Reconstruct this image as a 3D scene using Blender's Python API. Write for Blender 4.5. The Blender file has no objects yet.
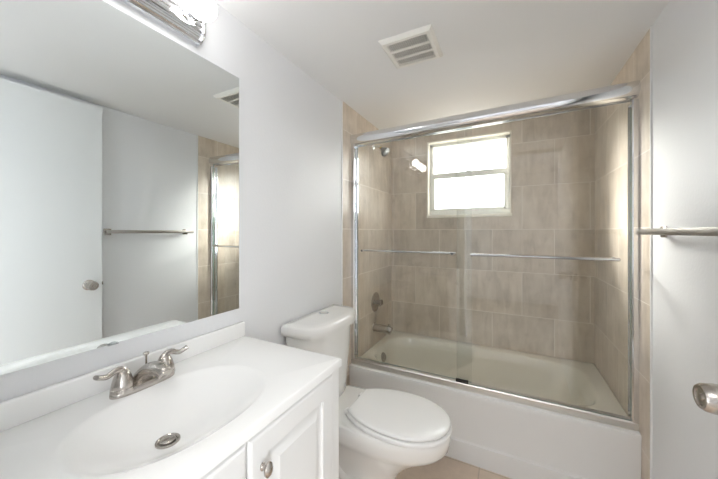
import bpy, bmesh, math, random
from mathutils import Vector, Matrix

random.seed(7)
S = bpy.context.scene
COL = S.collection
PI = math.pi

# ------------------------------------------------------------------ camera
cam_d = bpy.data.cameras.new('camera')
cam = bpy.data.objects.new('camera', cam_d)
COL.objects.link(cam)
cam.location = (0.986, 0.0, 1.315)
cam.rotation_euler = (PI / 2, 0, 0.4765)
cam_d.sensor_fit = 'HORIZONTAL'
cam_d.sensor_width = 36.0
cam_d.lens = 290.45 / 718 * 36.0
cam_d.shift_y = -7.7 / 718
cam_d.clip_start = 0.01
S.camera = cam

# ------------------------------------------------------------------ world, sun, exposure
W = bpy.data.worlds.new('overcast_sky')
S.world = W
W.use_nodes = True
bg = W.node_tree.nodes['Background']
wt = W.node_tree
w_tc = wt.nodes.new('ShaderNodeTexCoord')
w_sp = wt.nodes.new('ShaderNodeSeparateXYZ')
w_rp = wt.nodes.new('ShaderNodeValToRGB')      # bright overcast sky above dim ground
w_rp.color_ramp.elements[0].position = 0.48; w_rp.color_ramp.elements[0].color = (0.30, 0.28, 0.25, 1)
w_rp.color_ramp.elements[1].position = 0.51; w_rp.color_ramp.elements[1].color = (1.0, 0.985, 0.96, 1)
w_ma = wt.nodes.new('ShaderNodeMath'); w_ma.operation = 'MULTIPLY_ADD'
w_ma.inputs[1].default_value = 0.5; w_ma.inputs[2].default_value = 0.5
wt.links.new(w_tc.outputs['Generated'], w_sp.inputs[0])
wt.links.new(w_sp.outputs['Z'], w_ma.inputs[0])
wt.links.new(w_ma.outputs[0], w_rp.inputs[0])
wt.links.new(w_rp.outputs['Color'], bg.inputs['Color'])
bg.inputs['Strength'].default_value = 9.0

sun_d = bpy.data.lights.new('sun', 'SUN')
sun = bpy.data.objects.new('sun', sun_d)
COL.objects.link(sun)
sun_d.energy = 16.0
sun_d.angle = math.radians(24)
sun_d.color = (1.0, 0.95, 0.88)
sun.location = (-1.5, 5, 4)
sun.rotation_euler = Vector((0.86, -0.74, -0.42)).to_track_quat('-Z', 'Y').to_euler()

# unseen area lights added in the hall as fill, above and at both ends
def hall_fill(name, loc, aim, sx, sy, watts, col):
    d = bpy.data.lights.new(name, 'AREA')
    o = bpy.data.objects.new(name, d)
    COL.objects.link(o)
    d.shape = 'RECTANGLE'; d.size = sx; d.size_y = sy
    d.energy = watts; d.color = col
    o.location = loc
    o.rotation_euler = (Vector(aim) - Vector(loc)).to_track_quat('-Z', 'Y').to_euler()
hall_fill('hall_fill_top', (0.95, -0.5, 2.385), (0.95, -0.5, 0), 0.5, 0.4, 14, (1.0, 0.98, 0.96))
hall_fill('hall_fill_left', (-0.5, -1.1, 0.95), (1.0, 0.4, 1.3), 0.9, 1.7, 31, (0.93, 0.965, 1.0))
hall_fill('hall_fill_right', (2.3, -1.1, 0.95), (0.7, 0.4, 1.3), 0.9, 1.7, 25, (0.93, 0.965, 1.0))

S.view_settings.view_transform = 'Standard'
S.view_settings.look = 'None'
S.view_settings.gamma = 1.0
S.view_settings.use_curve_mapping = False
S.view_settings.exposure = 0.48
S.cycles.max_bounces = 14
S.cycles.diffuse_bounces = 8
S.cycles.glossy_bounces = 8
S.cycles.transparent_max_bounces = 16
S.cycles.caustics_reflective = True
S.cycles.sample_clamp_indirect = 6.0

BULB = 8.0

# ------------------------------------------------------------------ materials
def lin(r, g, b):
    f = lambda c: (c / 255 / 12.92) if c / 255 <= 0.04045 else ((c / 255 + 0.055) / 1.055) ** 2.4
    return (f(r), f(g), f(b), 1)

def new_mat(name):
    m = bpy.data.materials.new(name)
    m.use_nodes = True
    nt = m.node_tree
    return m, nt, nt.nodes['Principled BSDF']

def plain(name, col, rough=0.5, metal=0.0, coat=0.0, bump=0.0, bscale=200.0, var=0.0, vscale=6.0):
    m, nt, p = new_mat(name)
    p.inputs['Base Color'].default_value = col
    p.inputs['Roughness'].default_value = rough
    p.inputs['Metallic'].default_value = metal
    p.inputs['Coat Weight'].default_value = coat
    tc = nt.nodes.new('ShaderNodeTexCoord')
    if var:
        n = nt.nodes.new('ShaderNodeTexNoise'); n.inputs['Scale'].default_value = vscale
        n.inputs['Detail'].default_value = 5
        nt.links.new(tc.outputs['Object'], n.inputs['Vector'])
        r = nt.nodes.new('ShaderNodeMixRGB')
        r.inputs['Color1'].default_value = tuple(c * (1 - var) for c in col[:3]) + (1,)
        r.inputs['Color2'].default_value = tuple(min(1, c * (1 + var)) for c in col[:3]) + (1,)
        nt.links.new(n.outputs['Fac'], r.inputs['Fac'])
        nt.links.new(r.outputs['Color'], p.inputs['Base Color'])
    if bump:
        n = nt.nodes.new('ShaderNodeTexNoise'); n.inputs['Scale'].default_value = bscale
        n.inputs['Detail'].default_value = 3
        nt.links.new(tc.outputs['Object'], n.inputs['Vector'])
        b = nt.nodes.new('ShaderNodeBump'); b.inputs['Strength'].default_value = bump
        b.inputs['Distance'].default_value = 0.002
        nt.links.new(n.outputs['Fac'], b.inputs['Height'])
        nt.links.new(b.outputs['Normal'], p.inputs['Normal'])
    return m

M_wall = plain('wall_paint', lin(226, 227, 229), 0.42, bump=0.25, bscale=90)
M_ceil = plain('ceiling_paint', lin(236, 236, 236), 0.7, bump=0.2, bscale=120)
M_trim = plain('white_trim_paint', lin(236, 236, 235), 0.35)
M_door = plain('door_paint', lin(226, 228, 228), 0.4)
M_cab = plain('cabinet_paint', lin(228, 228, 227), 0.35, bump=0.05, bscale=150)
M_marble = plain('cultured_marble', lin(240, 240, 239), 0.16, coat=0.3, var=0.012)
M_porc = plain('porcelain', lin(232, 231, 228), 0.1, coat=0.5)
M_seat = plain('seat_plastic', lin(238, 238, 237), 0.22)
M_tub = plain('bone_enamel', lin(226, 223, 212), 0.14, coat=0.4)
M_apron = plain('white_enamel', lin(233, 233, 232), 0.22, coat=0.2)
M_chrome = plain('chrome', (0.82, 0.83, 0.85, 1), 0.08, 1.0)
M_alu = plain('polished_aluminium', (0.70, 0.68, 0.65, 1), 0.38, 1.0)
M_gunmetal = plain('dark_chrome', (0.30, 0.31, 0.32, 1), 0.25, 1.0)
M_nickel = plain('brushed_nickel', (0.50, 0.465, 0.43, 1), 0.26, 1.0, bump=0.04, bscale=400)
M_rail = plain('rail_chrome', (0.55, 0.56, 0.58, 1), 0.12, 1.0)
M_bar = plain('satin_nickel', (0.40, 0.375, 0.35, 1), 0.36, 1.0)
M_dark = plain('painted_gap_shade', (0.006, 0.006, 0.006, 1), 0.6)  # near-black, painted in as the shade inside gaps
M_black = plain('black_plastic', (0.012, 0.013, 0.012, 1), 0.4)
M_frame = plain('window_aluminium', lin(232, 233, 230), 0.4)
M_sill = plain('window_reveal', lin(249, 245, 234), 0.45, var=0.03)
M_fan = plain('fan_plastic', lin(238, 236, 230), 0.4)
M_hallfloor = plain('hall_floor', lin(185, 178, 170), 0.5)
M_yellow = plain('thread_tape', lin(205, 185, 95), 0.5)

m, nt, p = new_mat('mirror_silver')
p.inputs['Base Color'].default_value = (0.885, 0.925, 0.93, 1)
p.inputs['Metallic'].default_value = 1.0
p.inputs['Roughness'].default_value = 0.0
M_mirror = m

m, nt, p = new_mat('lamp_glass')
p.inputs['Base Color'].default_value = (1, 1, 1, 1)
p.inputs['Emission Color'].default_value = (1.0, 0.985, 0.965, 1)
p.inputs['Emission Strength'].default_value = BULB
M_bulb = m

def glass_mat(name, tint, edge=False, f0=0.04):
    m = bpy.data.materials.new(name); m.use_nodes = True
    nt = m.node_tree; nt.nodes.clear()
    out = nt.nodes.new('ShaderNodeOutputMaterial')
    mix = nt.nodes.new('ShaderNodeMixShader')
    tr = nt.nodes.new('ShaderNodeBsdfTransparent'); tr.inputs['Color'].default_value = tint
    gl = nt.nodes.new('ShaderNodeBsdfGlossy'); gl.inputs['Roughness'].default_value = 0.0
    lw = nt.nodes.new('ShaderNodeLayerWeight'); lw.inputs['Blend'].default_value = 0.5
    pw = nt.nodes.new('ShaderNodeMath'); pw.operation = 'POWER'; pw.inputs[1].default_value = 5
    ma = nt.nodes.new('ShaderNodeMath'); ma.operation = 'MULTIPLY_ADD'
    ma.inputs[1].default_value = 1 - f0; ma.inputs[2].default_value = f0
    nt.links.new(lw.outputs['Facing'], pw.inputs[0])
    nt.links.new(pw.outputs[0], ma.inputs[0])
    nt.links.new(ma.outputs[0], mix.inputs[0])
    nt.links.new(tr.outputs[0], mix.inputs[1])
    nt.links.new(gl.outputs[0], mix.inputs[2])
    nt.links.new(mix.outputs[0], out.inputs['Surface'])
    return m

M_glass = glass_mat('shower_glass', (0.975, 0.985, 0.98, 1), f0=0.065)
M_gedge = plain('glass_edge_green', lin(120, 150, 140), 0.15)
M_pane = glass_mat('window_glass', (0.97, 0.98, 0.98, 1))

def tile_mat(name, axis):
    """large beige stone-look tiles in running bond; axis = horizontal world axis of the wall"""
    m, nt, p = new_mat(name)
    N = nt.nodes; L = nt.links
    tc = N.new('ShaderNodeTexCoord')
    sp = N.new('ShaderNodeSeparateXYZ'); L.new(tc.outputs['Object'], sp.inputs[0])
    cb = N.new('ShaderNodeCombineXYZ')
    sh = N.new('ShaderNodeMath'); sh.operation = 'ADD'
    sh.inputs[1].default_value = {'X': -0.026, 'Y': 0.03}[axis]
    L.new(sp.outputs[axis], sh.inputs[0]); L.new(sh.outputs[0], cb.inputs['X'])
    L.new(sp.outputs['Z'], cb.inputs['Y'])
    br = N.new('ShaderNodeTexBrick')
    br.offset = 0.5; br.offset_frequency = 2; br.squash = 1.0
    br.inputs['Scale'].default_value = 1.0
    br.inputs['Brick Width'].default_value = 0.42
    br.inputs['Row Height'].default_value = 0.3335
    br.inputs['Mortar Size'].default_value = 0.0022
    br.inputs['Mortar Smooth'].default_value = 0.2
    br.inputs['Bias'].default_value = 0.0
    br.inputs['Color1'].default_value = (0, 0, 0, 1)
    br.inputs['Color2'].default_value = (1, 1, 1, 1)
    br.inputs['Mortar'].default_value = (0.5, 0.5, 0.5, 1)
    L.new(cb.outputs[0], br.inputs['Vector'])
    # per-tile shift of the grain
    sc = N.new('ShaderNodeVectorMath'); sc.operation = 'SCALE'; sc.inputs['Scale'].default_value = 17.0
    L.new(br.outputs['Color'], sc.inputs[0])
    ad = N.new('ShaderNodeVectorMath'); ad.operation = 'ADD'
    L.new(tc.outputs['Object'], ad.inputs[0]); L.new(sc.outputs[0], ad.inputs[1])
    mp = N.new('ShaderNodeMapping'); mp.inputs['Scale'].default_value = (20, 20, 4.0)
    mp.inputs['Rotation'].default_value = (0.35, 0.40, 0)
    L.new(ad.outputs[0], mp.inputs['Vector'])
    n1 = N.new('ShaderNodeTexNoise'); n1.inputs['Scale'].default_value = 1.0
    n1.inputs['Detail'].default_value = 6; n1.inputs['Roughness'].default_value = 0.62
    n1.inputs['Distortion'].default_value = 0.6
    L.new(mp.outputs[0], n1.inputs['Vector'])
    n2 = N.new('ShaderNodeTexNoise'); n2.inputs['Scale'].default_value = 7.0
    n2.inputs['Detail'].default_value = 6; n2.inputs['Roughness'].default_value = 0.6
    L.new(ad.outputs[0], n2.inputs['Vector'])
    mx = N.new('ShaderNodeMath'); mx.operation = 'MULTIPLY_ADD'; mx.inputs[1].default_value = 0.5
    L.new(n1.outputs['Fac'], mx.inputs[0])
    m5 = N.new('ShaderNodeMath'); m5.operation = 'MULTIPLY'; m5.inputs[1].default_value = 0.5
    L.new(n2.outputs['Fac'], m5.inputs[0]); L.new(m5.outputs[0], mx.inputs[2])
    rp = N.new('ShaderNodeValToRGB')
    rp.color_ramp.elements[0].position = 0.30; rp.color_ramp.elements[0].color = lin(180, 167, 150)
    rp.color_ramp.elements[1].position = 0.72; rp.color_ramp.elements[1].color = lin(226, 215, 200)
    e = rp.color_ramp.elements.new(0.5); e.color = lin(207, 194, 178)
    L.new(mx.outputs[0], rp.inputs[0])
    # tile to tile tone
    tone = N.new('ShaderNodeMapRange')
    tone.inputs['To Min'].default_value = 0.88; tone.inputs['To Max'].default_value = 1.08
    L.new(br.outputs['Color'], tone.inputs['Value'])
    mul = N.new('ShaderNodeVectorMath'); mul.operation = 'SCALE'
    L.new(rp.outputs['Color'], mul.inputs[0]); L.new(tone.outputs[0], mul.inputs['Scale'])
    gm = N.new('ShaderNodeMixRGB'); gm.inputs['Color2'].default_value = lin(228, 220, 209)
    L.new(br.outputs['Fac'], gm.inputs['Fac']); L.new(mul.outputs[0], gm.inputs['Color1'])
    L.new(gm.outputs[0], p.inputs['Base Color'])
    p.inputs['Roughness'].default_value = 0.32
    p.inputs['Coat Weight'].default_value = 0.0
    bp = N.new('ShaderNodeBump'); bp.invert = True; bp.inputs['Strength'].default_value = 0.3
    bp.inputs['Distance'].default_value = 0.001
    L.new(br.outputs['Fac'], bp.inputs['Height']); L.new(bp.outputs['Normal'], p.inputs['Normal'])
    return m

M_tileX = tile_mat('shower_tile_across', 'X')
M_tileY = tile_mat('shower_tile_along', 'Y')

def floor_mat():
    m, nt, p = new_mat('floor_tile')
    N = nt.nodes; L = nt.links
    tc = N.new('ShaderNodeTexCoord')
    br = N.new('ShaderNodeTexBrick'); br.offset = 0.0
    br.inputs['Scale'].default_value = 1.0
    br.inputs['Brick Width'].default_value = 0.46; br.inputs['Row Height'].default_value = 0.46
    br.inputs['Mortar Size'].default_value = 0.003
    br.inputs['Color1'].default_value = lin(212, 194, 176); br.inputs['Color2'].default_value = lin(219, 202, 185)
    br.inputs['Mortar'].default_value = lin(190, 175, 158)
    mp = N.new('ShaderNodeMapping'); mp.inputs['Location'].default_value = (0.08, 0.1, 0)
    L.new(tc.outputs['Object'], mp.inputs['Vector']); L.new(mp.outputs[0], br.inputs['Vector'])
    n = N.new('ShaderNodeTexNoise'); n.inputs['Scale'].default_value = 14; n.inputs['Detail'].default_value = 7
    n.inputs['Roughness'].default_value = 0.65
    L.new(tc.outputs['Object'], n.inputs['Vector'])
    mr = N.new('ShaderNodeMapRange'); mr.inputs['To Min'].default_value = 0.8; mr.inputs['To Max'].default_value = 1.15
    L.new(n.outputs['Fac'], mr.inputs['Value'])
    s = N.new('ShaderNodeVectorMath'); s.operation = 'SCALE'
    L.new(br.outputs['Color'], s.inputs[0]); L.new(mr.outputs[0], s.inputs['Scale'])
    L.new(s.outputs[0], p.inputs['Base Color'])
    p.inputs['Roughness'].default_value = 0.35
    return m
M_floor = floor_mat()

# ------------------------------------------------------------------ mesh helpers
def box(bm, x0, x1, y0, y1, z0, z1, bevel=0.0, seg=2):
    vs = [bm.verts.new((x, y, z)) for x in (x0, x1) for y in (y0, y1) for z in (z0, z1)]
    idx = [(0, 1, 3, 2), (4, 6, 7, 5), (0, 4, 5, 1), (2, 3, 7, 6), (0, 2, 6, 4), (1, 5, 7, 3)]
    fs = [bm.faces.new([vs[i] for i in f]) for f in idx]
    if bevel:
        es = list({e for f in fs for e in f.edges})
        bmesh.ops.bevel(bm, geom=es, offset=bevel, segments=seg, affect='EDGES', profile=0.5)
    return fs

def loft(bm, loops, cap0=True, cap1=True, closed=True):
    rows = [[bm.verts.new(v) for v in lp] for lp in loops]
    n = len(rows[0])
    for a, b in zip(rows, rows[1:]):
        for i in range(n if closed else n - 1):
            j = (i + 1) % n
            bm.faces.new((a[i], a[j], b[j], b[i]))
    if cap0: bm.faces.new(list(reversed(rows[0])))
    if cap1: bm.faces.new(rows[-1])
    return rows

def frame_axes(t, up=Vector((0, 0, 1))):
    t = t.normalized()
    if abs(t.dot(up)) > 0.95: up = Vector((1, 0, 0))
    a = t.cross(up).normalized()
    b = a.cross(t).normalized()
    return a, b

def tube(bm, pts, rad, n=16, squash=None, up=Vector((0, 0, 1))):
    """round or oval bar along pts; rad one value or one per point; squash = (side, up) factors"""
    pts = [Vector(p) for p in pts]
    if not isinstance(rad, (list, tuple)): rad = [rad] * len(pts)
    loops = []
    for i, p in enumerate(pts):
        t = (pts[min(i + 1, len(pts) - 1)] - pts[max(i - 1, 0)])
        a, b = frame_axes(t, up)
        r = rad[i]
        ra, rb = (r if isinstance(r, tuple) else (r, r))
        loops.append([p + a * (ra * math.cos(k * 2 * PI / n)) + b * (rb * math.sin(k * 2 * PI / n)) for k in range(n)])
    loft(bm, loops)

def lathe(bm, origin, axis, prof, n=32):
    """prof = [(distance along the axis, radius)]"""
    o = Vector(origin); ax = Vector(axis).normalized()
    a, b = frame_axes(ax)
    loops = []
    for d, r in prof:
        r = max(r, 1e-4)
        loops.append([o + ax * d + a * (r * math.cos(k * 2 * PI / n)) + b * (r * math.sin(k * 2 * PI / n)) for k in range(n)])
    loft(bm, loops)

def smooth_path(pts, k=6):
    P = [Vector(p) for p in pts]
    out = []
    for i in range(len(P) - 1):
        p0 = P[max(i - 1, 0)]; p1 = P[i]; p2 = P[i + 1]; p3 = P[min(i + 2, len(P) - 1)]
        for j in range(k):
            t = j / k
            out.append(0.5 * ((2 * p1) + (p2 - p0) * t + (2 * p0 - 5 * p1 + 4 * p2 - p3) * t * t
                              + (3 * p1 - p0 - 3 * p2 + p3) * t ** 3))
    out.append(P[-1])
    return out

def obj(name, bm, mat, parent=None, angle=38, mats=None):
    bmesh.ops.recalc_face_normals(bm, faces=bm.faces[:])
    lim = math.radians(angle)
    for f in bm.faces: f.smooth = True
    for e in bm.edges:
        if len(e.link_faces) == 2:
            e.smooth = e.calc_face_angle(0) < lim
    if parent is not None:
        off = Vector(parent.location)
        q = parent.parent
        while q is not None:
            off += Vector(q.location); q = q.parent
        bmesh.ops.translate(bm, verts=bm.verts[:], vec=-off)
    me = bpy.data.meshes.new(name)
    bm.to_mesh(me); bm.free()
    me.materials.append(mat)
    for x in (mats or []): me.materials.append(x)
    o = bpy.data.objects.new(name, me)
    COL.objects.link(o)
    if parent is not None: o.parent = parent
    return o

def thing(name, label, cat, loc, group=None):
    o = bpy.data.objects.new(name, None)
    COL.objects.link(o)
    o.empty_display_size = 0.05
    o.location = loc
    o['label'] = label; o['category'] = cat
    if group: o['group'] = group
    return o

def tag(o, label, cat, group=None):
    o['label'] = label; o['category'] = cat
    if group: o['group'] = group
    return o

def struct(name, bm, mat, parent=None, angle=38):
    o = obj(name, bm, mat, parent, angle)
    if parent is None: o['kind'] = 'structure'
    return o

def B(): return bmesh.new()
def boxes(*bs, bevel=0.0):
    bm = B()
    for b in bs: box(bm, *b, bevel=bevel)
    return bm

# ------------------------------------------------------------------ the room
RW = 1.524           # room width
H = 2.185            # ceiling
YB = 2.575           # wall behind the tub
YT = 1.663           # front edge of the tiled surround
YN = -0.012          # inner face of the doorway wall
WX0, WX1, WZ0, WZ1 = 0.344, 0.999, 1.450, 2.105   # window opening
DX0, DX1, DZ = 0.52, 1.462, 2.150                  # doorway
T = 0.003            # tile proud of the paint

struct('floor', boxes((-0.12, RW + 0.12, -0.13, YB + 0.14, -0.1, 0)), M_floor)
struct('ceiling', boxes((-0.12, RW + 0.12, -0.13, YB + 0.14, H, H + 0.1)), M_ceil)
struct('wall_left', boxes((-0.12, 0, -0.13, YB + 0.14, 0, H)), M_wall)
struct('wall_right', boxes((RW, RW + 0.12, -0.13, YB + 0.14, 0, H)), M_wall)
struct('wall_back', boxes((0, RW, YB, YB + 0.14, 0, WZ0), (0, RW, YB, YB + 0.14, WZ1, H),
                          (0, WX0, YB, YB + 0.14, WZ0, WZ1), (WX1, RW, YB, YB + 0.14, WZ0, WZ1)), M_wall)
struct('wall_front', boxes((0, DX0, YN - 0.11, YN, 0, H), (DX1, RW, YN - 0.11, YN, 0, H),
                           (DX0, DX1, YN - 0.11, YN, DZ, H)), M_wall)

# tiled surround
struct('wall_shower_left', boxes((0, T, YT, YB - T, 0, H)), M_tileY)
struct('wall_shower_right', boxes((RW - T, RW, YT, YB - T, 0, H)), M_tileY)
struct('wall_shower_back', boxes((0, RW, YB - T, YB, 0, WZ0), (0, RW, YB - T, YB, WZ1, H),
                                 (0, WX0, YB - T, YB, WZ0, WZ1), (WX1, RW, YB - T, YB, WZ0, WZ1)), M_tileX)
# thin white strip closing the front edge of the tile
struct('trim_1', boxes((0, T + 0.003, YT - 0.007, YT, 0, H - 0.001)), M_trim)
struct('trim_2', boxes((RW - T - 0.003, RW, YT - 0.007, YT, 0, H - 0.001)), M_trim)

def baseboard(name, x0, x1, y0, y1):
    bm = B(); box(bm, x0, x1, y0, y1, 0, 0.085, bevel=0.004)
    struct(name, bm, M_trim)
baseboard('baseboard_left', 0, 0.012, 0.86, YT - 0.01)
baseboard('baseboard_right', RW - 0.012, RW, 0.0, YT - 0.01)

# door casing and jambs round the doorway
cs = B()
for x0, x1 in ((DX0 - 0.055, DX0 + 0.004), (DX1 - 0.004, RW - 0.013)):
    box(cs, x0, x1, YN, YN + 0.008, 0.0, DZ - 0.004, bevel=0.003)
box(cs, DX0 - 0.055, RW - 0.013, YN, YN + 0.008, DZ - 0.004, H - 0.004, bevel=0.003)
struct('trim_3', cs, M_trim)

# hall outside the doorway
struct('floor_hall', boxes((-0.6, 2.4, -2.6, -0.13, -0.1, 0)), M_hallfloor)
struct('ceiling_hall', boxes((-0.6, 2.4, -2.6, -0.13, 2.4, 2.5)), M_ceil)
struct('wall_hall_far', boxes((-0.6, 2.4, -2.7, -2.6, 0, 2.4)), M_wall)
struct('wall_hall_left', boxes((-0.7, -0.6, -2.7, -0.13, 0, 2.4)), M_wall)
struct('wall_hall_right', boxes((2.4, 2.5, -2.7, -0.13, 0, 2.4)), M_wall)
struct('wall_hall_near', boxes((-0.6, DX0, -0.2, -0.131, 0, 2.4), (DX1, 2.4, -0.2, -0.131, 0, 2.4),
                               (DX0, DX1, -0.2, -0.131, DZ, 2.4)), M_wall)

# window in the shower wall
YW = 2.632
wr = B()   # deep painted reveal
d = 0.006
box(wr, WX0 - 0.004, WX0 + d, YB - T - 0.004, YB + 0.13, WZ0, WZ1)
box(wr, WX1 - d, WX1 + 0.004, YB - T - 0.004, YB + 0.13, WZ0, WZ1)
box(wr, WX0 - 0.004, WX1 + 0.004, YB - T - 0.004, YB + 0.13, WZ1 - d, WZ1 + 0.004)
box(wr, WX0 - 0.006, WX1 + 0.010, YB - T - 0.012, YB + 0.13, WZ0 - 0.012, WZ0 + d + 0.004, bevel=0.002)
win = struct('window_1', wr, M_sill)
fx0, fx1, fz0, fz1 = WX0 + d, WX1 - d, WZ0 + d + 0.004, WZ1 - d
fr = B()
box(fr, fx0, fx0 + 0.028, YW, YW + 0.05, fz0, fz1, bevel=0.002)
box(fr, fx1 - 0.028, fx1, YW, YW + 0.05, fz0, fz1, bevel=0.002)
box(fr, fx0, fx1, YW, YW + 0.05, fz1 - 0.024, fz1, bevel=0.002)
box(fr, fx0, fx1, YW - 0.01, YW + 0.05, fz0, fz0 + 0.040, bevel=0.002)
obj('window_frame', fr, M_frame, win)
zm = 1.822
sash = B()
box(sash, fx0 + 0.02, fx1 - 0.02, YW - 0.006, YW + 0.02, zm - 0.035, zm + 0.012, bevel=0.003)
box(sash, fx0 + 0.028, fx0 + 0.044, YW - 0.004, YW + 0.02, fz0 + 0.04, zm - 0.03, bevel=0.002)
box(sash, fx1 - 0.044, fx1 - 0.028, YW - 0.004, YW + 0.02, fz0 + 0.04, zm - 0.03, bevel=0.002)
box(sash, fx0 + 0.028, fx1 - 0.028, YW - 0.004, YW + 0.02, fz0 + 0.03, fz0 + 0.06, bevel=0.002)
sa = obj('window_sash', sash, M_frame, win)
lk = B()
box(lk, 0.655, 0.70, YW - 0.018, YW - 0.005, zm + 0.0, zm + 0.014, bevel=0.003)
tube(lk, [(0.668, YW - 0.014, zm + 0.018), (0.715, YW - 0.022, zm + 0.024)], 0.005, 10)
obj('sash_lock', lk, M_alu, sa)
for nm, z0, z1, y in (('lower_pane', fz0 + 0.05, zm - 0.02, YW + 0.008), ('upper_pane', zm, fz1 - 0.02, YW + 0.03)):
    obj('window_pane', boxes((fx0 + 0.02, fx1 - 0.02, y, y + 0.004, z0, z1)), M_pane, win)

# open entrance door lying back towards the right wall
hx, hy = 1.458, 0.008          # hinge corner (room face)
ex, ey = 1.412, 0.925          # free edge (room face)
dv = Vector((ex - hx, ey - hy, 0)); dl = dv.length; dv.normalize()
dn = Vector((dv.y, -dv.x, 0))  # towards the right wall
def door_pt(a, b, z): return Vector((hx, hy, 0)) + dv * a + dn * b + Vector((0, 0, z))
bm = B()
ring = [(0, 0), (dl, 0), (dl, 0.035), (0, 0.035)]
loft(bm, [[door_pt(a, b, 0.012) for a, b in ring], [door_pt(a, b, 2.135) for a, b in ring]])
door = struct('door_1', bm, M_door)
ka, kz = dl - 0.066, 0.975
kb = B()
lathe(kb, door_pt(ka, 0, kz), -dn, [(0, 0.0325), (0.004, 0.0325), (0.008, 0.028), (0.010, 0.014), (0.026, 0.0125),
                                    (0.031, 0.022), (0.040, 0.0285), (0.056, 0.0295), (0.074, 0.0270), (0.080, 0.023),
                                    (0.0805, 0.018), (0.078, 0.0175), (0.0775, 0.007), (0.081, 0.0065), (0.081, 0.0)])
obj('door_knob', kb, M_nickel, door)
kb = B()
lathe(kb, door_pt(ka, 0.035, kz), dn, [(0, 0.0325), (0.006, 0.03), (0.010, 0.012), (0.024, 0.012), (0.030, 0.022), (0.045, 0.026), (0.055, 0.02), (0.057, 0)])
obj('door_knob', kb, M_nickel, door)
kb = B()
ring = [(dl - 0.001, 0.006), (dl + 0.0015, 0.006), (dl + 0.0015, 0.029), (dl - 0.001, 0.029)]
loft(kb, [[door_pt(a, b, kz - 0.028) for a, b in ring], [door_pt(a, b, kz + 0.028) for a, b in ring]])
ring = [(dl, 0.011), (dl + 0.010, 0.012), (dl + 0.010, 0.018), (dl, 0.024)]
loft(kb, [[door_pt(a, b, kz - 0.010) for a, b in ring], [door_pt(a, b, kz + 0.010) for a, b in ring]])
obj('latch', kb, M_nickel, door)

# ------------------------------------------------------------------ mirror
mi = thing('wall_mirror', 'large frameless wall mirror above the white sink counter', 'mirror', (0, 0.44, 1.003))
bm = B(); box(bm, 0.001, 0.006, 0.03, 0.830, 1.003, 1.943)
obj('mirror_glass', bm, M_mirror, mi)
for yy in (0.405, 0.12):
    c = B()
    prof = [(yy + 0.012 * math.cos(k * PI / 10), 1.0005 + 0.008 * math.sin(k * PI / 10)) for k in range(11)]
    loft(c, [[(0.001, y, z) for y, z in prof], [(0.009, y, z) for y, z in prof]])
    obj('clip', c, glass_mat('clear_plastic', (0.8, 0.82, 0.82, 1)) if yy == 0.405 else bpy.data.materials['clear_plastic'], mi)

# ------------------------------------------------------------------ vanity light
LZ = 2.030
vl = thing('vanity_light', 'chrome vanity light bar with white globe bulbs above the mirror', 'wall light', (0, 0.465, LZ))
bm = B()
prof = []           # ridged half-round cross-section (x out of the wall, z)
for k in range(61):
    a = -PI / 2 + PI * k / 60
    ridge = 0.003 * (1 if (k // 3) % 2 else 0) if 3 < k < 57 else 0
    prof.append((0.002 + (0.040 + ridge) * max(0, math.cos(a)) ** 0.7, LZ + (0.056 + ridge * 0.6) * math.sin(a)))
loft(bm, [[(x, 0.262, z) for x, z in prof], [(x, 0.648, z) for x, z in prof]])
obj('back_bar', bm, M_chrome, vl, angle=20)
for y0, y1, sg in ((0.262, 0.262, -1), (0.648, 0.648, 1)):
    e = B()
    lps = []
    for yy, k_ in ((0, 1.06), (0.004, 1.06), (0.010, 0.98), (0.015, 0.80), (0.018, 0.5)):
        lps.append([(0.001 + 0.046 * k_ * max(0, math.cos(-PI / 2 + PI * k / 24)) ** 0.7, y0 + sg * yy, LZ + 0.058 * k_ * math.sin(-PI / 2 + PI * k / 24)) for k in range(25)])
    loft(e, lps)
    obj('end_cap', e, M_chrome, vl)
for yy in (0.300, 0.454, 0.608):
    s = B()
    lathe(s, (0.036, yy, LZ + 0.012), (1, 0, 0.08), [(0, 0.029), (0.008, 0.029), (0.010, 0.022), (0.022, 0.022), (0.024, 0.024), (0.030, 0.024), (0.030, 0.0)])
    so = obj('lamp_socket', s, M_chrome, vl)
    b = B()
    R = 0.0395
    pr = [(0.0, 0.014), (0.004, 0.016)]
    for k in range(1, 17):
        a = PI - 0.40 - (PI - 0.40) * k / 16
        pr.append((0.038 + R * math.cos(a), R * math.sin(a)))
    lathe(b, (0.061, yy + 0.004, LZ + 0.019), (1, 0, 0.04), pr)
    obj('bulb', b, M_bulb, vl)

# ------------------------------------------------------------------ exhaust fan grille
fx, fy = 0.578, 1.336
hw = 0.120
fan = thing('exhaust_fan', 'square white exhaust fan grille on the ceiling', 'ceiling fan', (fx, fy, H))
bm = B()
zi = H - 0.016
def sq(h, z, ox=0.0, oy=0.0, hy_=None):
    hy_ = h if hy_ is None else hy_
    return [(fx + ox - h, fy + oy - hy_, z), (fx + ox + h, fy + oy - hy_, z), (fx + ox + h, fy + oy + hy_, z), (fx + ox - h, fy + oy + hy_, z)]
loft(bm, [sq(hw, H - 0.0005), sq(hw, H - 0.006), sq(hw - 0.012, zi - 0.002), sq(0.092, zi, 0, 0.003, 0.092), sq(0.092, H - 0.004, 0, 0.003, 0.092)], cap0=False, cap1=False)
obj('grille_frame', bm, M_fan, fan, angle=20)
bm = B()
loft(bm, [sq(0.092, H - 0.003, 0, 0.003, 0.092), sq(0.092, H - 0.001, 0, 0.003, 0.092)])
obj('opening_shade', bm, M_dark, fan)  # black sheet standing in for the shade behind the louvres
bm = B()
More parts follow.
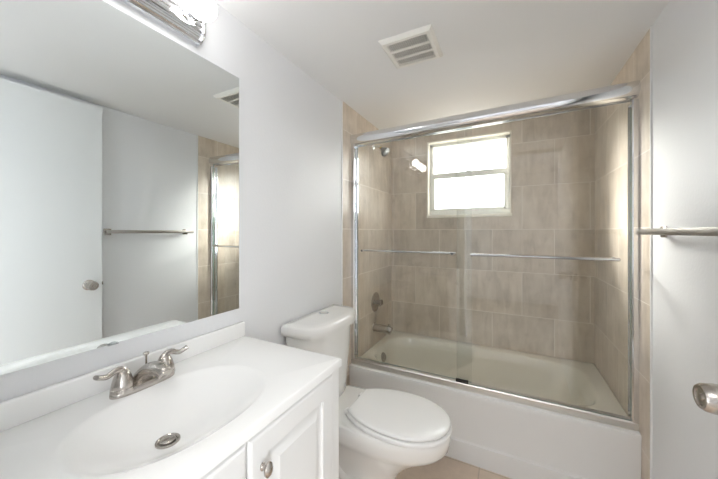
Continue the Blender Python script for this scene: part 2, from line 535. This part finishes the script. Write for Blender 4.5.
for k in range(20):
    x = fx - 0.092 + 0.184 * (k + 0.5) / 20
    a = 0.0009
    loft(bm, [[(x - a - 0.0012, y, zi + 0.0005), (x + a - 0.0012, y, zi + 0.0005), (x + a + 0.0012, y, zi + 0.0045), (x - a + 0.0012, y, zi + 0.0045)]
              for y in (fy - 0.088, fy + 0.094)])
for k in (1, 2):
    y = fy - 0.089 + 0.184 * k / 3
    box(bm, fx - 0.092, fx + 0.092, y - 0.006, y + 0.006, zi - 0.0005, zi + 0.006)
obj('louvre', bm, M_fan, fan)

# ------------------------------------------------------------------ vanity cabinet
VY0, VY1 = 0.066, 0.849
CF = 0.470            # cabinet face
cab = thing('vanity_cabinet', 'white vanity cabinet with raised panel doors under the sink counter', 'cabinet', (0.23, 0.456, 0))
bm = B()
box(bm, 0.002, CF, VY0, VY0 + 0.016, 0.09, 0.859)
box(bm, 0.002, CF, VY1 - 0.016, VY1, 0.09, 0.859)
box(bm, 0.002, CF, VY0 + 0.016, VY1 - 0.016, 0.09, 0.106)
box(bm, 0.002, 0.010, VY0 + 0.016, VY1 - 0.016, 0.106, 0.859)
for y0, y1, z0, z1 in ((VY0 + 0.016, VY0 + 0.05, 0.106, 0.859), (VY1 - 0.05, VY1 - 0.016, 0.106, 0.859), (0.435, 0.481, 0.106, 0.859),
                       (VY0 + 0.05, 0.435, 0.81, 0.859), (0.481, VY1 - 0.05, 0.81, 0.859), (VY0 + 0.05, 0.435, 0.106, 0.15), (0.481, VY1 - 0.05, 0.106, 0.15)):
    box(bm, CF - 0.019, CF, y0, y1, z0, z1)
box(bm, CF - 0.075, CF - 0.06, VY0, VY1, 0.0, 0.09)
box(bm, 0.002, CF - 0.075, VY0, VY0 + 0.016, 0.0, 0.09)
box(bm, 0.002, CF - 0.075, VY1 - 0.016, VY1, 0.0, 0.09)
obj('body', bm, M_cab, cab)

def panel_door(y0, y1, z0, z1, x):
    bm = B()
    t = 0.0105
    def rect(m, xx): return [(xx, y0 + m, z0 + m), (xx, y1 - m, z0 + m), (xx, y1 - m, z1 - m), (xx, y0 + m, z1 - m)]
    loft(bm, [rect(0, x), rect(0, x + t - 0.006), rect(0.004, x + t - 0.002), rect(0.010, x + t), rect(0.058, x + t),
              rect(0.060, x + t - 0.0075), rect(0.066, x + t - 0.0085), rect(0.072, x + t - 0.0075), rect(0.095, x + t + 0.0005), rect(0.097, x + t + 0.0005)])
    return bm
for y0, y1, ky in ((0.112, 0.4510, 0.418), (0.4550, 0.798, 0.492)):
    dr = obj('cabinet_door', panel_door(y0, y1, 0.125, 0.855, CF + 0.0005), M_cab, cab, angle=15)
    k = B()
    # oval mushroom knob
    loft(k, [[(CF + 0.011 + dx, ky + 0.85 * rr * math.cos(q * PI / 12), 0.775 + 1.2 * rr * math.sin(q * PI / 12)) for q in range(24)]
             for dx, rr in ((0, 0.008), (0.003, 0.008), (0.005, 0.0055), (0.012, 0.0055), (0.015, 0.011), (0.018, 0.0145), (0.022, 0.0142), (0.0255, 0.010), (0.027, 0.004))])
    ko = obj('knob', k, M_nickel, dr)
    ko['label'] = 'oval satin nickel knob'

# ------------------------------------------------------------------ counter with basin
ZT = 0.886
CX0, CX1, CY0, CY1 = 0.002, 0.481, 0.062, 0.850
SX, SY, SA, SB = 0.265, 0.440, 0.158, 0.212
top = thing('sink_counter', 'white cultured marble counter with an integral oval basin', 'counter', (0.23, 0.456, 0.854))
angs = sorted([k * 2 * PI / 96 for k in range(96)] +
              [math.atan2(y - SY, x - SX) % (2 * PI) for x in (CX0, CX1) for y in (CY0, CY1)])
def rect_loop(z, m=0.0, z_only=False):
    out = []
    for a in angs:
        c, s = math.cos(a), math.sin(a)
        tx = ((CX1 - m - SX) / c if c > 0 else (CX0 + m - SX) / c) if abs(c) > 1e-9 else 1e9
        ty = ((CY1 - m - SY) / s if s > 0 else (CY0 + m - SY) / s) if abs(s) > 1e-9 else 1e9
        t = min(tx, ty)
        out.append((SX + c * t, SY + s * t, z))
    return out
def oval_loop(k, z, cx=SX, cy=SY, n=2.25):
    out = []
    for a in angs:
        c, s = math.cos(a), math.sin(a)
        r = 1.0 / ((abs(c / (SA * k)) ** n + abs(s / (SB * k)) ** n) ** (1 / n))
        out.append((cx + c * r, cy + s * r, z))
    return out
bm = B()
DXc, DYc = 0.264, 0.406
prof = [(1.05, 0), (1.025, -0.0007), (0.995, -0.0035), (0.95, -0.0085), (0.88, -0.0155), (0.78, -0.0255), (0.66, -0.0375), (0.52, -0.0495),
        (0.38, -0.0605), (0.26, -0.0672), (0.15, -0.0705)]
loops = []
for k, dz in ((0.15, -0.082), (0.40, -0.075), (0.66, -0.055), (0.84, -0.038), (0.97, -0.029), (1.0, -0.026)):
    f = (1 - k) / 0.85
    loops.append(oval_loop(k + 0.04, ZT + dz, SX + (DXc - SX) * f, SY + (DYc - SY) * f))
loops += [rect_loop(ZT - 0.026, 0.0), rect_loop(ZT - 0.004, 0.0), rect_loop(ZT - 0.001, 0.0015), rect_loop(ZT, 0.005)]
for k, dz in prof:
    f = (1 - k) / 0.85 if k < 1 else 0
    loops.append(oval_loop(k, ZT + dz, SX + (DXc - SX) * f, SY + (DYc - SY) * f))
# a closed shell: the bowl hangs below the slab inside the cabinet
rows = loft(bm, loops, cap0=True, cap1=True)
obj('basin_top', bm, M_marble, top, angle=50)
bm = B(); box(bm, 0.002, 0.021, CY0, CY1, ZT - 0.001, 0.945, bevel=0.004, seg=3)
obj('backsplash', bm, M_marble, top)
dz0 = ZT - 0.0700
bm = B()
lathe(bm, (DXc, DYc, dz0), (0, 0, 1), [(0, 0.026), (0.003, 0.0255), (0.004, 0.022), (0.0015, 0.0195), (-0.004, 0.019), (-0.004, 0)])
dro = obj('drain_flange', bm, M_nickel, top)
bm = B()
lathe(bm, (DXc, DYc, dz0 - 0.0045), (0, 0, 1), [(0, 0.0185), (0.0005, 0.0185), (0.0006, 0)])
obj('drain_shade', bm, M_dark, dro)  # black disc painted in as shade below the stopper
bm = B()
lathe(bm, (DXc, DYc, dz0 - 0.003), (-0.03, -0.02, 1), [(0, 0.012), (0.004, 0.0165), (0.0075, 0.0165), (0.009, 0.0145), (0.0095, 0)])
obj('drain_stopper', bm, M_nickel, dro)

# ------------------------------------------------------------------ faucet
FX, FY = 0.078, 0.448
fa = thing('faucet', 'brushed nickel two handle faucet on the white counter', 'faucet', (FX, FY, ZT))
def lozenge(hx_, hy_, z, n=48, p=3.2):
    out = []
    for k in range(n):
        a = 2 * PI * k / n; c, s = math.cos(a), math.sin(a)
        out.append((FX + hx_ * math.copysign(abs(c) ** (2 / 2.2), c), FY + hy_ * math.copysign(abs(s) ** (2 / p), s), z))
    return out
bm = B()
loft(bm, [lozenge(0.026, 0.080, ZT), lozenge(0.0265, 0.0805, ZT + 0.004), lozenge(0.0255, 0.079, ZT + 0.012), lozenge(0.023, 0.075, ZT + 0.017), lozenge(0.016, 0.066, ZT + 0.019)])
obj('base_plate', bm, M_nickel, fa)
# squat teapot spout, wide where it leaves the base
path = smooth_path([(FX - 0.010, FY, ZT + 0.008), (FX + 0.004, FY, ZT + 0.030), (FX + 0.030, FY, ZT + 0.050), (FX + 0.062, FY, ZT + 0.059), (FX + 0.092, FY, ZT + 0.057), (FX + 0.102, FY, ZT + 0.052)], 5)
n = len(path)
rad = []
for i in range(n):
    t = i / (n - 1)
    rad.append((0.022 - 0.008 * t, 0.034 - 0.017 * min(1, t * 1.3)))
rad[-1] = (0.009, 0.011)
bm = B(); tube(bm, path, rad, 24, up=Vector((0, 1, 0)))
sp_o = obj('spout', bm, M_nickel, fa)
bm = B(); lathe(bm, (FX + 0.088, FY, ZT + 0.046), (0.0, 0, -1), [(-0.006, 0.0115), (0.004, 0.0115), (0.005, 0.010), (0.002, 0.009), (0.002, 0)])
obj('aerator', bm, M_nickel, sp_o)
for sgn, tipz in ((-1, 0.067), (1, 0.064)):
    hy_ = FY + sgn * 0.053
    bm = B()
    lathe(bm, (FX + 0.002, hy_, ZT + 0.012), (0, 0, 1), [(0, 0.0265), (0.008, 0.026), (0.009, 0.0245), (0.011, 0.0248), (0.018, 0.0238), (0.028, 0.0215), (0.038, 0.0185), (0.047, 0.0145), (0.053, 0.009), (0.055, 0)])
    pth = smooth_path([(FX + 0.002, hy_ - sgn * 0.008, ZT + 0.055), (FX + 0.003, hy_ + sgn * 0.003, ZT + 0.067), (FX + 0.005, hy_ + sgn * 0.018, ZT + 0.069),
                       (FX + 0.009, hy_ + sgn * 0.036, ZT + tipz - 0.003), (FX + 0.012, hy_ + sgn * 0.050, ZT + tipz + 0.001), (FX + 0.014, hy_ + sgn * 0.060, ZT + tipz + 0.006)], 5)
    m_ = len(pth)
    tube(bm, pth, [(0.0105 - 0.004 * math.sin(PI * i / (m_ - 1)), 0.0095 - 0.004 * i / (m_ - 1)) for i in range(m_)], 14)
    obj('handle', bm, M_nickel, fa)
bm = B()
lathe(bm, (FX - 0.020, FY + 0.014, ZT + 0.012), (0, 0, 1), [(0, 0.003), (0.058, 0.0026), (0.062, 0.004), (0.065, 0.0075), (0.069, 0.008), (0.071, 0.006), (0.072, 0)], n=18)
obj('lift_rod', bm, M_nickel, fa)

# ------------------------------------------------------------------ toilet
TY = 1.305
DZT = 0.016        # rim height correction
to = thing('toilet', 'white two piece toilet between the vanity and the bathtub', 'toilet', (0.40, TY, 0))
NT = 72
def egg(xb, xc, xt, hw_, z, nb=4.0, nf=2.0, hb=None):
    hb = hb or (hw_ if z > 0.37 else hw_ * (0.62 + 0.38 * max(0, (z - 0.27) / 0.10)) if z > 0.1 else hw_)
    out = []
    for k in range(NT):
        a = 2 * PI * k / NT; c, s = math.cos(a), math.sin(a)
        n_ = nf if c >= 0 else nb
        A = (xt - xc) if c >= 0 else (xc - xb)
        out.append((xc + A * math.copysign(abs(c) ** (2 / n_), c), TY + (hw_ + (hb - hw_) * max(0.0, -c)) * math.copysign(abs(s) ** (2 / (nf if c >= 0 else nb)), s), z * 1.036))
    return out
bm = B()
loft(bm, [egg(0.13, 0.33, 0.515, 0.118, 0.0), egg(0.13, 0.33, 0.515, 0.118, 0.022), egg(0.135, 0.33, 0.505, 0.108, 0.032),
          egg(0.14, 0.34, 0.50, 0.100, 0.09), egg(0.13, 0.35, 0.51, 0.098, 0.15), egg(0.11, 0.37, 0.545, 0.106, 0.20),
          egg(0.085, 0.40, 0.600, 0.120, 0.245), egg(0.06, 0.43, 0.660, 0.136, 0.285), egg(0.045, 0.45, 0.710, 0.150, 0.312),
          egg(0.04, 0.46, 0.736, 0.162, 0.330), egg(0.036, 0.47, 0.752, 0.170, 0.350),
          egg(0.034, 0.475, 0.760, 0.174, 0.385), egg(0.034, 0.475, 0.760, 0.174, 0.408), egg(0.037, 0.475, 0.756, 0.170, 0.414), egg(0.06, 0.475, 0.74, 0.155, 0.416)])
obj('bowl', bm, M_porc, to, angle=60)
for s in (-1, 1):       # the trapway bulging from each side of the foot
    bm = B()
    pth = smooth_path([(0.15, TY + s * 0.040, 0.27), (0.20, TY + s * 0.058, 0.20), (0.28, TY + s * 0.066, 0.13), (0.36, TY + s * 0.066, 0.15), (0.42, TY + s * 0.058, 0.22)], 5)
    tube(bm, pth, 0.038, 18)
    obj('trapway', bm, M_porc, to, angle=60)
    bm = B(); lathe(bm, (0.26, TY + s * 0.103, 0.022), (0, 0, 1), [(0, 0.014), (0.010, 0.014), (0.018, 0.010), (0.021, 0)], n=20)
    obj('bolt_cap', bm, M_porc, to)

def teardrop(z, m=0.0, xb=0.301):
    """seat outline: straight hinge edge, widest past the middle, rounded tip"""
    pts = []
    hw_b, hw_m, xm, xt = 0.100 - m, 0.171 - m, 0.540, 0.760 - m
    xb = xb + m
    for k in range(25):           # tip half
        a = -PI / 2 + PI * k / 24
        c, s = math.cos(a), math.sin(a)
        pts.append((xm + (xt - xm) * abs(c) ** (2 / 2.05), TY + hw_m * math.copysign(abs(s) ** (2 / 2.1), s), z + DZT))
    for k in range(1, 17):        # side towards the hinge
        t = k / 16
        y = hw_m + (hw_b - hw_m) * (t ** 2.3)
        pts.append((xm + (xb - xm) * t, TY + y, z + DZT))
    for k in range(1, 8):
        pts.append((xb, TY + hw_b * (1 - 2 * k / 8), z + DZT))
    for k in range(16, 0, -1):
        t = k / 16
        y = hw_m + (hw_b - hw_m) * (t ** 2.3)
        pts.append((xm + (xb - xm) * t, TY - y, z + DZT))
    return pts
bm = B()
loft(bm, [teardrop(0.4165, 0.012), teardrop(0.4205, 0.010), teardrop(0.4210, -0.003), teardrop(0.430, -0.005), teardrop(0.4345, -0.003), teardrop(0.4365, 0.003), teardrop(0.4365, 0.03)])
obj('seat', bm, M_seat, to, angle=60)
bm = B()
loft(bm, [teardrop(0.4405, 0.012), teardrop(0.4412, 0.003), teardrop(0.446, 0.0), teardrop(0.4525, 0.0005), teardrop(0.4555, 0.003), teardrop(0.457, 0.010), teardrop(0.458, 0.04), teardrop(0.459, 0.075)])
obj('seat_lid', bm, M_seat, to, angle=60)
for s in (-1, 1):
    bm = B(); box(bm, 0.276, 0.306, TY + s * 0.074 - 0.016, TY + s * 0.074 + 0.016, 0.414 + DZT, 0.440 + DZT, bevel=0.006, seg=3)
    obj('hinge', bm, M_seat, to)

def dee(xb, xs, xf, hw_, z, n=2.5):
    """flat back towards the wall, short sides, bowed front"""
    pts = []
    for k in range(41):
        a = -PI / 2 + PI * k / 40
        c, s = math.cos(a), math.sin(a)
        pts.append((xs + (xf - xs) * abs(c) ** (2 / n), TY + hw_ * math.copysign(abs(s) ** (2 / n), s), z + 0.008))
    for k in range(1, 5):
        pts.append((xs + (xb - xs) * k / 4, TY + hw_, z + 0.008))
    for k in range(1, 12):
        pts.append((xb, TY + hw_ * (1 - 2 * k / 12), z + 0.008))
    for k in range(4, 0, -1):
        pts.append((xs + (xb - xs) * k / 4, TY - hw_, z + 0.008))
    return pts
bm = B()
loft(bm, [dee(0.040, 0.075, 0.175, 0.165, 0.421), dee(0.035, 0.075, 0.186, 0.176, 0.430), dee(0.03, 0.075, 0.192, 0.182, 0.50), dee(0.025, 0.075, 0.204, 0.203, 0.70), dee(0.022, 0.075, 0.210, 0.212, 0.800)])
obj('tank', bm, M_porc, to, angle=60)
bm = B()
loft(bm, [dee(0.018, 0.07, 0.214, 0.222, 0.801, 3.0), dee(0.012, 0.07, 0.226, 0.232, 0.806, 3.0), dee(0.011, 0.07, 0.228, 0.234, 0.825, 3.0), dee(0.011, 0.07, 0.228, 0.234, 0.846, 3.0), dee(0.014, 0.07, 0.224, 0.231, 0.853, 3.0), dee(0.020, 0.07, 0.216, 0.224, 0.8575, 3.0), dee(0.05, 0.075, 0.18, 0.18, 0.859, 3.0)])
lid = obj('tank_lid', bm, M_porc, to, angle=60)
BX, BY, BZ = 0.078, TY + 0.030, 0.866
bm = B()
lathe(bm, (BX, BY, BZ), (0, 0, 1), [(0, 0.027), (0.0025, 0.027), (0.004, 0.025), (0.004, 0.021), (0.003, 0.0205), (0.003, 0.0)])
fb = obj('flush_button', bm, M_chrome, lid)
bm = B()
for sg in (-1, 1):
    arc = [(BX + sg * (0.0008 + 0.0185 * math.sin(PI * q / 16)), BY + 0.0185 * math.cos(PI * q / 16)) for q in range(17)]
    loft(bm, [[(x, y, BZ + 0.002) for x, y in arc], [(x, y, BZ + 0.0048) for x, y in arc]])
obj('push_plate', bm, M_alu, to)

# ------------------------------------------------------------------ bathtub
YA = 1.757            # apron face
RZ = 0.393            # rim height
tub = thing('bathtub', 'white alcove bathtub with bone coloured inside behind glass doors', 'bathtub', (0.762, 2.16, 0))
X0, X1, Y0, Y1 = T + 0.001, RW - T - 0.001, YA, YB - T - 0.001
TXc, TYc = 0.762, 2.185
angt = sorted([k * 2 * PI / 128 for k in range(128)] + [math.atan2(y - TYc, x - TXc) % (2 * PI) for x in (X0, X1) for y in (Y0, Y1)])
def trect(z, mx=0.0):
    out = []
    for a in angt:
        c, s = math.cos(a), math.sin(a)
        tx = ((X1 - mx - TXc) / c if c > 0 else (X0 + mx - TXc) / c) if abs(c) > 1e-9 else 1e9
        ty = ((Y1 - mx - TYc) / s if s > 0 else (Y0 + mx - TYc) / s) if abs(s) > 1e-9 else 1e9
        t = min(tx, ty)
        out.append((TXc + c * t, TYc + s * t, z))
    return out
def toval(xa, xb, ya, yb, z, n=4.5):
    out = []
    for a in angt:
        c, s = math.cos(a), math.sin(a)
        A = (xb - TXc) if c > 0 else (TXc - xa)
        Bq = (yb - TYc) if s > 0 else (TYc - ya)
        r = 1.0 / ((abs(c / A) ** n + abs(s / Bq) ** n) ** (1 / n))
        out.append((TXc + c * r, TYc + s * r, z))
    return out
bm = B()
loft(bm, [trect(RZ - 0.03), trect(RZ - 0.008), trect(RZ - 0.002, 0.003), trect(RZ, 0.010),
          toval(0.058, 1.445, 1.868, 2.500, RZ), toval(0.068, 1.432, 1.876, 2.492, RZ - 0.003), toval(0.078, 1.418, 1.884, 2.484, RZ - 0.013),
          toval(0.092, 1.385, 1.900, 2.470, RZ - 0.08), toval(0.115, 1.330, 1.920, 2.450, 0.20, 4.0), toval(0.145, 1.270, 1.945, 2.425, 0.115, 3.6),
          toval(0.19, 1.21, 1.985, 2.385, 0.085, 3.2), toval(0.30, 1.10, 2.06, 2.31, 0.075, 3.0)], cap0=False)
obj('basin_shell', bm, M_tub, tub, angle=60)
bm = B()
xs0, xs1 = X0, X1
def aprof(x):
    return [(x, YA + 0.06, RZ - 0.0005), (x, YA + 0.008, RZ + 0.0002), (x, YA + 0.001, RZ - 0.003), (x, YA - 0.002, RZ - 0.012), (x, YA, RZ - 0.03), (x, YA + 0.004, 0.128), (x, YA + 0.002, 0.118),
            (x, YA - 0.008, 0.112), (x, YA - 0.010, 0.104), (x, YA - 0.008, 0.0), (x, YA + 0.05, 0.0), (x, YA + 0.05, RZ - 0.02)]
loft(bm, [aprof(xs0), aprof(xs1)])
obj('apron', bm, M_apron, tub, angle=30)
bm = B()
od = Vector((1, -0.22, 0.2)).normalized()
lathe(bm, (0.088, 2.150, 0.312), od, [(-0.004, 0.037), (0.008, 0.037), (0.012, 0.033), (0.011, 0.025), (0.012, 0.010), (0.015, 0.009), (0.015, 0)])
obj('overflow_plate', bm, M_nickel, tub)
bm = B(); lathe(bm, (0.30, 2.185, 0.076), (0, 0, 1), [(0, 0.03), (0.003, 0.028), (0.003, 0)])
obj('drain', bm, M_chrome, tub)

# ------------------------------------------------------------------ sliding shower door
sd = thing('shower_door', 'chrome framed sliding glass shower door standing on the bathtub rim', 'shower door', (0.762, 1.82, RZ))
SX0, SX1 = T + 0.0005, RW - T - 0.0005
YJ = 1.813
# bottom track
bm = B()
def track(x):
    return [(x, YJ - 0.028, RZ + 0.0005), (x, YJ - 0.028, RZ + 0.030), (x, YJ - 0.024, RZ + 0.036), (x, YJ - 0.020, RZ + 0.030), (x, YJ - 0.004, RZ + 0.026), (x, YJ - 0.003, RZ + 0.036),
            (x, YJ + 0.001, RZ + 0.036), (x, YJ + 0.002, RZ + 0.024), (x, YJ + 0.024, RZ + 0.020), (x, YJ + 0.026, RZ + 0.030), (x, YJ + 0.030, RZ + 0.030), (x, YJ + 0.032, RZ + 0.0005)]
loft(bm, [track(SX0), track(SX1)])
obj('bottom_track', bm, M_alu, sd, angle=30)
# jambs
for s, xw in ((1, SX0), (-1, SX1)):
    bm = B()
    prof = [(0, -0.030), (0.020, -0.030), (0.024, -0.027), (0.024, -0.019), (0.010, -0.019), (0.010, 0.027), (0.024, 0.027), (0.024, 0.033), (0, 0.033)]
    loft(bm, [[(xw + s * a, YJ + b, RZ + 0.0365) for a, b in prof], [(xw + s * a, YJ + b, 1.930) for a, b in prof]])
    obj('wall_jamb', bm, M_chrome, sd, angle=30)
# header
bm = B()
hp = []
for k in range(13):
    a = PI * (0.5 + k / 12)        # rounded nose towards the room
    hp.append((YJ - 0.012 + 0.034 * math.cos(a), 1.970 + 0.038 * math.sin(a)))
hp += [(YJ - 0.006, 1.930), (YJ - 0.006, 1.944), (YJ + 0.030, 1.944), (YJ + 0.030, 1.930), (YJ + 0.036, 1.930), (YJ + 0.036, 2.000), (YJ + 0.030, 2.008)]
loft(bm, [[(SX0, y, z - 0.010) for y, z in hp], [(SX1, y, z + 0.012) for y, z in hp]])
obj('header_rail', bm, M_chrome, sd, angle=30)

def glass_panel(name, x0, x1, y0, y1, z0, z1):
    bm = B()
    fs = box(bm, x0, x1, y0, y1, z0, z1)
    for f in bm.faces:
        f.normal_update()
        f.material_index = 0 if abs(f.normal.y) > 0.9 else 1
    return obj(name, bm, M_glass, sd, mats=[M_gedge])
gi = glass_panel('glass_panel', 0.030, 0.790, 1.822, 1.828, RZ + 0.034, 1.944)
go = glass_panel('glass_panel', 0.712, 1.496, 1.798, 1.804, RZ + 0.034, 1.944)
def rail(x0, x1, yb, yg, z, par, r):
    bm = B()
    tube(bm, [(x0, yb, z), (x0 + 0.004, yb, z), (x1 - 0.004, yb, z), (x1, yb, z)], [r * 0.8, r, r, r * 0.8], 16)
    for x in (x0 + 0.018, x1 - 0.018):
        tube(bm, [(x, yb, z), (x, yg, z)], r * 0.75, 12)
        lathe(bm, (x, yg, z), (0, yb - yg, 0), [(0, r * 1.3), (0.003, r * 1.3), (0.004, r)], n=16)
    obj('towel_rail', bm, M_rail, par)
rail(0.790, 1.448, 1.765, 1.798, 1.184, go, 0.0075)
rail(0.045, 0.695, 1.864, 1.828, 1.182, gi, 0.0070)
bm = B(); box(bm, 0.706, 0.776, 1.7885, 1.7975, RZ + 0.036, RZ + 0.056, bevel=0.002)
g = obj('guide_block', bm, M_black, sd)
g['label'] = 'small black plastic guide under the overlap of the glass panels'

# ------------------------------------------------------------------ shower fittings on the left tiles
sh = thing('overhead_shower', 'chrome shower head on an arm high on the left shower wall', 'shower head', (T, 2.16, 2.005))
bm = B(); lathe(bm, (T, 2.16, 2.005), (1, 0, 0), [(0, 0.024), (0.004, 0.023), (0.010, 0.013), (0.011, 0.0)])
obj('flange', bm, M_chrome, sh)
bm = B(); tube(bm, smooth_path([(T, 2.16, 2.005), (0.03, 2.16, 2.007), (0.058, 2.16, 2.000), (0.078, 2.16, 1.984)], 5), 0.0095, 14)
obj('arm', bm, M_chrome, sh)
bm = B(); lathe(bm, (0.066, 2.16, 1.994), (0.75, 0, -0.66), [(0, 0.0115), (0.012, 0.0115), (0.012, 0.0)])
t_ = obj('thread_tape', bm, M_yellow, sh); t_['label'] = 'yellow thread tape at the joint'
bm = B(); lathe(bm, (0.076, 2.16, 1.985), (0.70, -0.20, -0.68), [(0, 0.013), (0.012, 0.016), (0.020, 0.015), (0.036, 0.032), (0.050, 0.038), (0.056, 0.038), (0.058, 0.032), (0.058, 0.0)])
obj('spray_head', bm, M_gunmetal, sh)

va = thing('shower_valve', 'brushed nickel shower valve handle on the left shower wall', 'shower valve', (T, 2.20, 0.735))
bm = B(); lathe(bm, (T, 2.20, 0.735), (1, 0, 0), [(0, 0.080), (0.004, 0.079), (0.010, 0.062), (0.014, 0.030), (0.015, 0)])
obj('escutcheon', bm, M_nickel, va)
bm = B(); lathe(bm, (T + 0.012, 2.20, 0.735), (1, 0, 0), [(0, 0.020), (0.020, 0.018), (0.034, 0.024), (0.046, 0.024), (0.050, 0.018), (0.050, 0)])
tube(bm, [(T + 0.050, 2.20, 0.735), (T + 0.056, 2.165, 0.715)], [0.010, 0.007], 12)
obj('handle', bm, M_nickel, va)

spt = thing('tub_spout', 'brushed nickel tub spout on the wall above the overflow plate', 'tub spout', (T, 2.18, 0.53))
bm = B(); tube(bm, [(T, 2.18, 0.532), (T + 0.004, 2.18, 0.532), (0.09, 2.18, 0.530), (0.13, 2.18, 0.526), (0.150, 2.18, 0.520), (0.154, 2.18, 0.518)], [0.036, 0.032, 0.030, 0.032, 0.031, 0.024], 24)
obj('spout_body', bm, M_nickel, spt)
bm = B(); lathe(bm, (0.128, 2.18, 0.554), (0, 0, 1), [(0, 0.006), (0.012, 0.005), (0.014, 0.009), (0.019, 0.008), (0.020, 0)], n=16)
obj('diverter_knob', bm, M_nickel, spt)

# ------------------------------------------------------------------ towel bar on the right wall
tb = thing('towel_bar', 'square brushed nickel towel bar on the right wall', 'towel bar', (RW, 1.27, 1.315))
bm = B(); box(bm, 1.446, 1.458, 0.965, 1.576, 1.304, 1.327, bevel=0.0015)
obj('bar', bm, M_bar, tb)
for y in (1.545, 0.998):
    bm = B()
    box(bm, RW - 0.007, RW - 0.0002, y - 0.022, y + 0.022, 1.293, 1.337, bevel=0.003)
    box(bm, 1.458, RW - 0.005, y - 0.010, y + 0.010, 1.305, 1.325, bevel=0.002)
    obj('post', bm, M_nickel, tb)
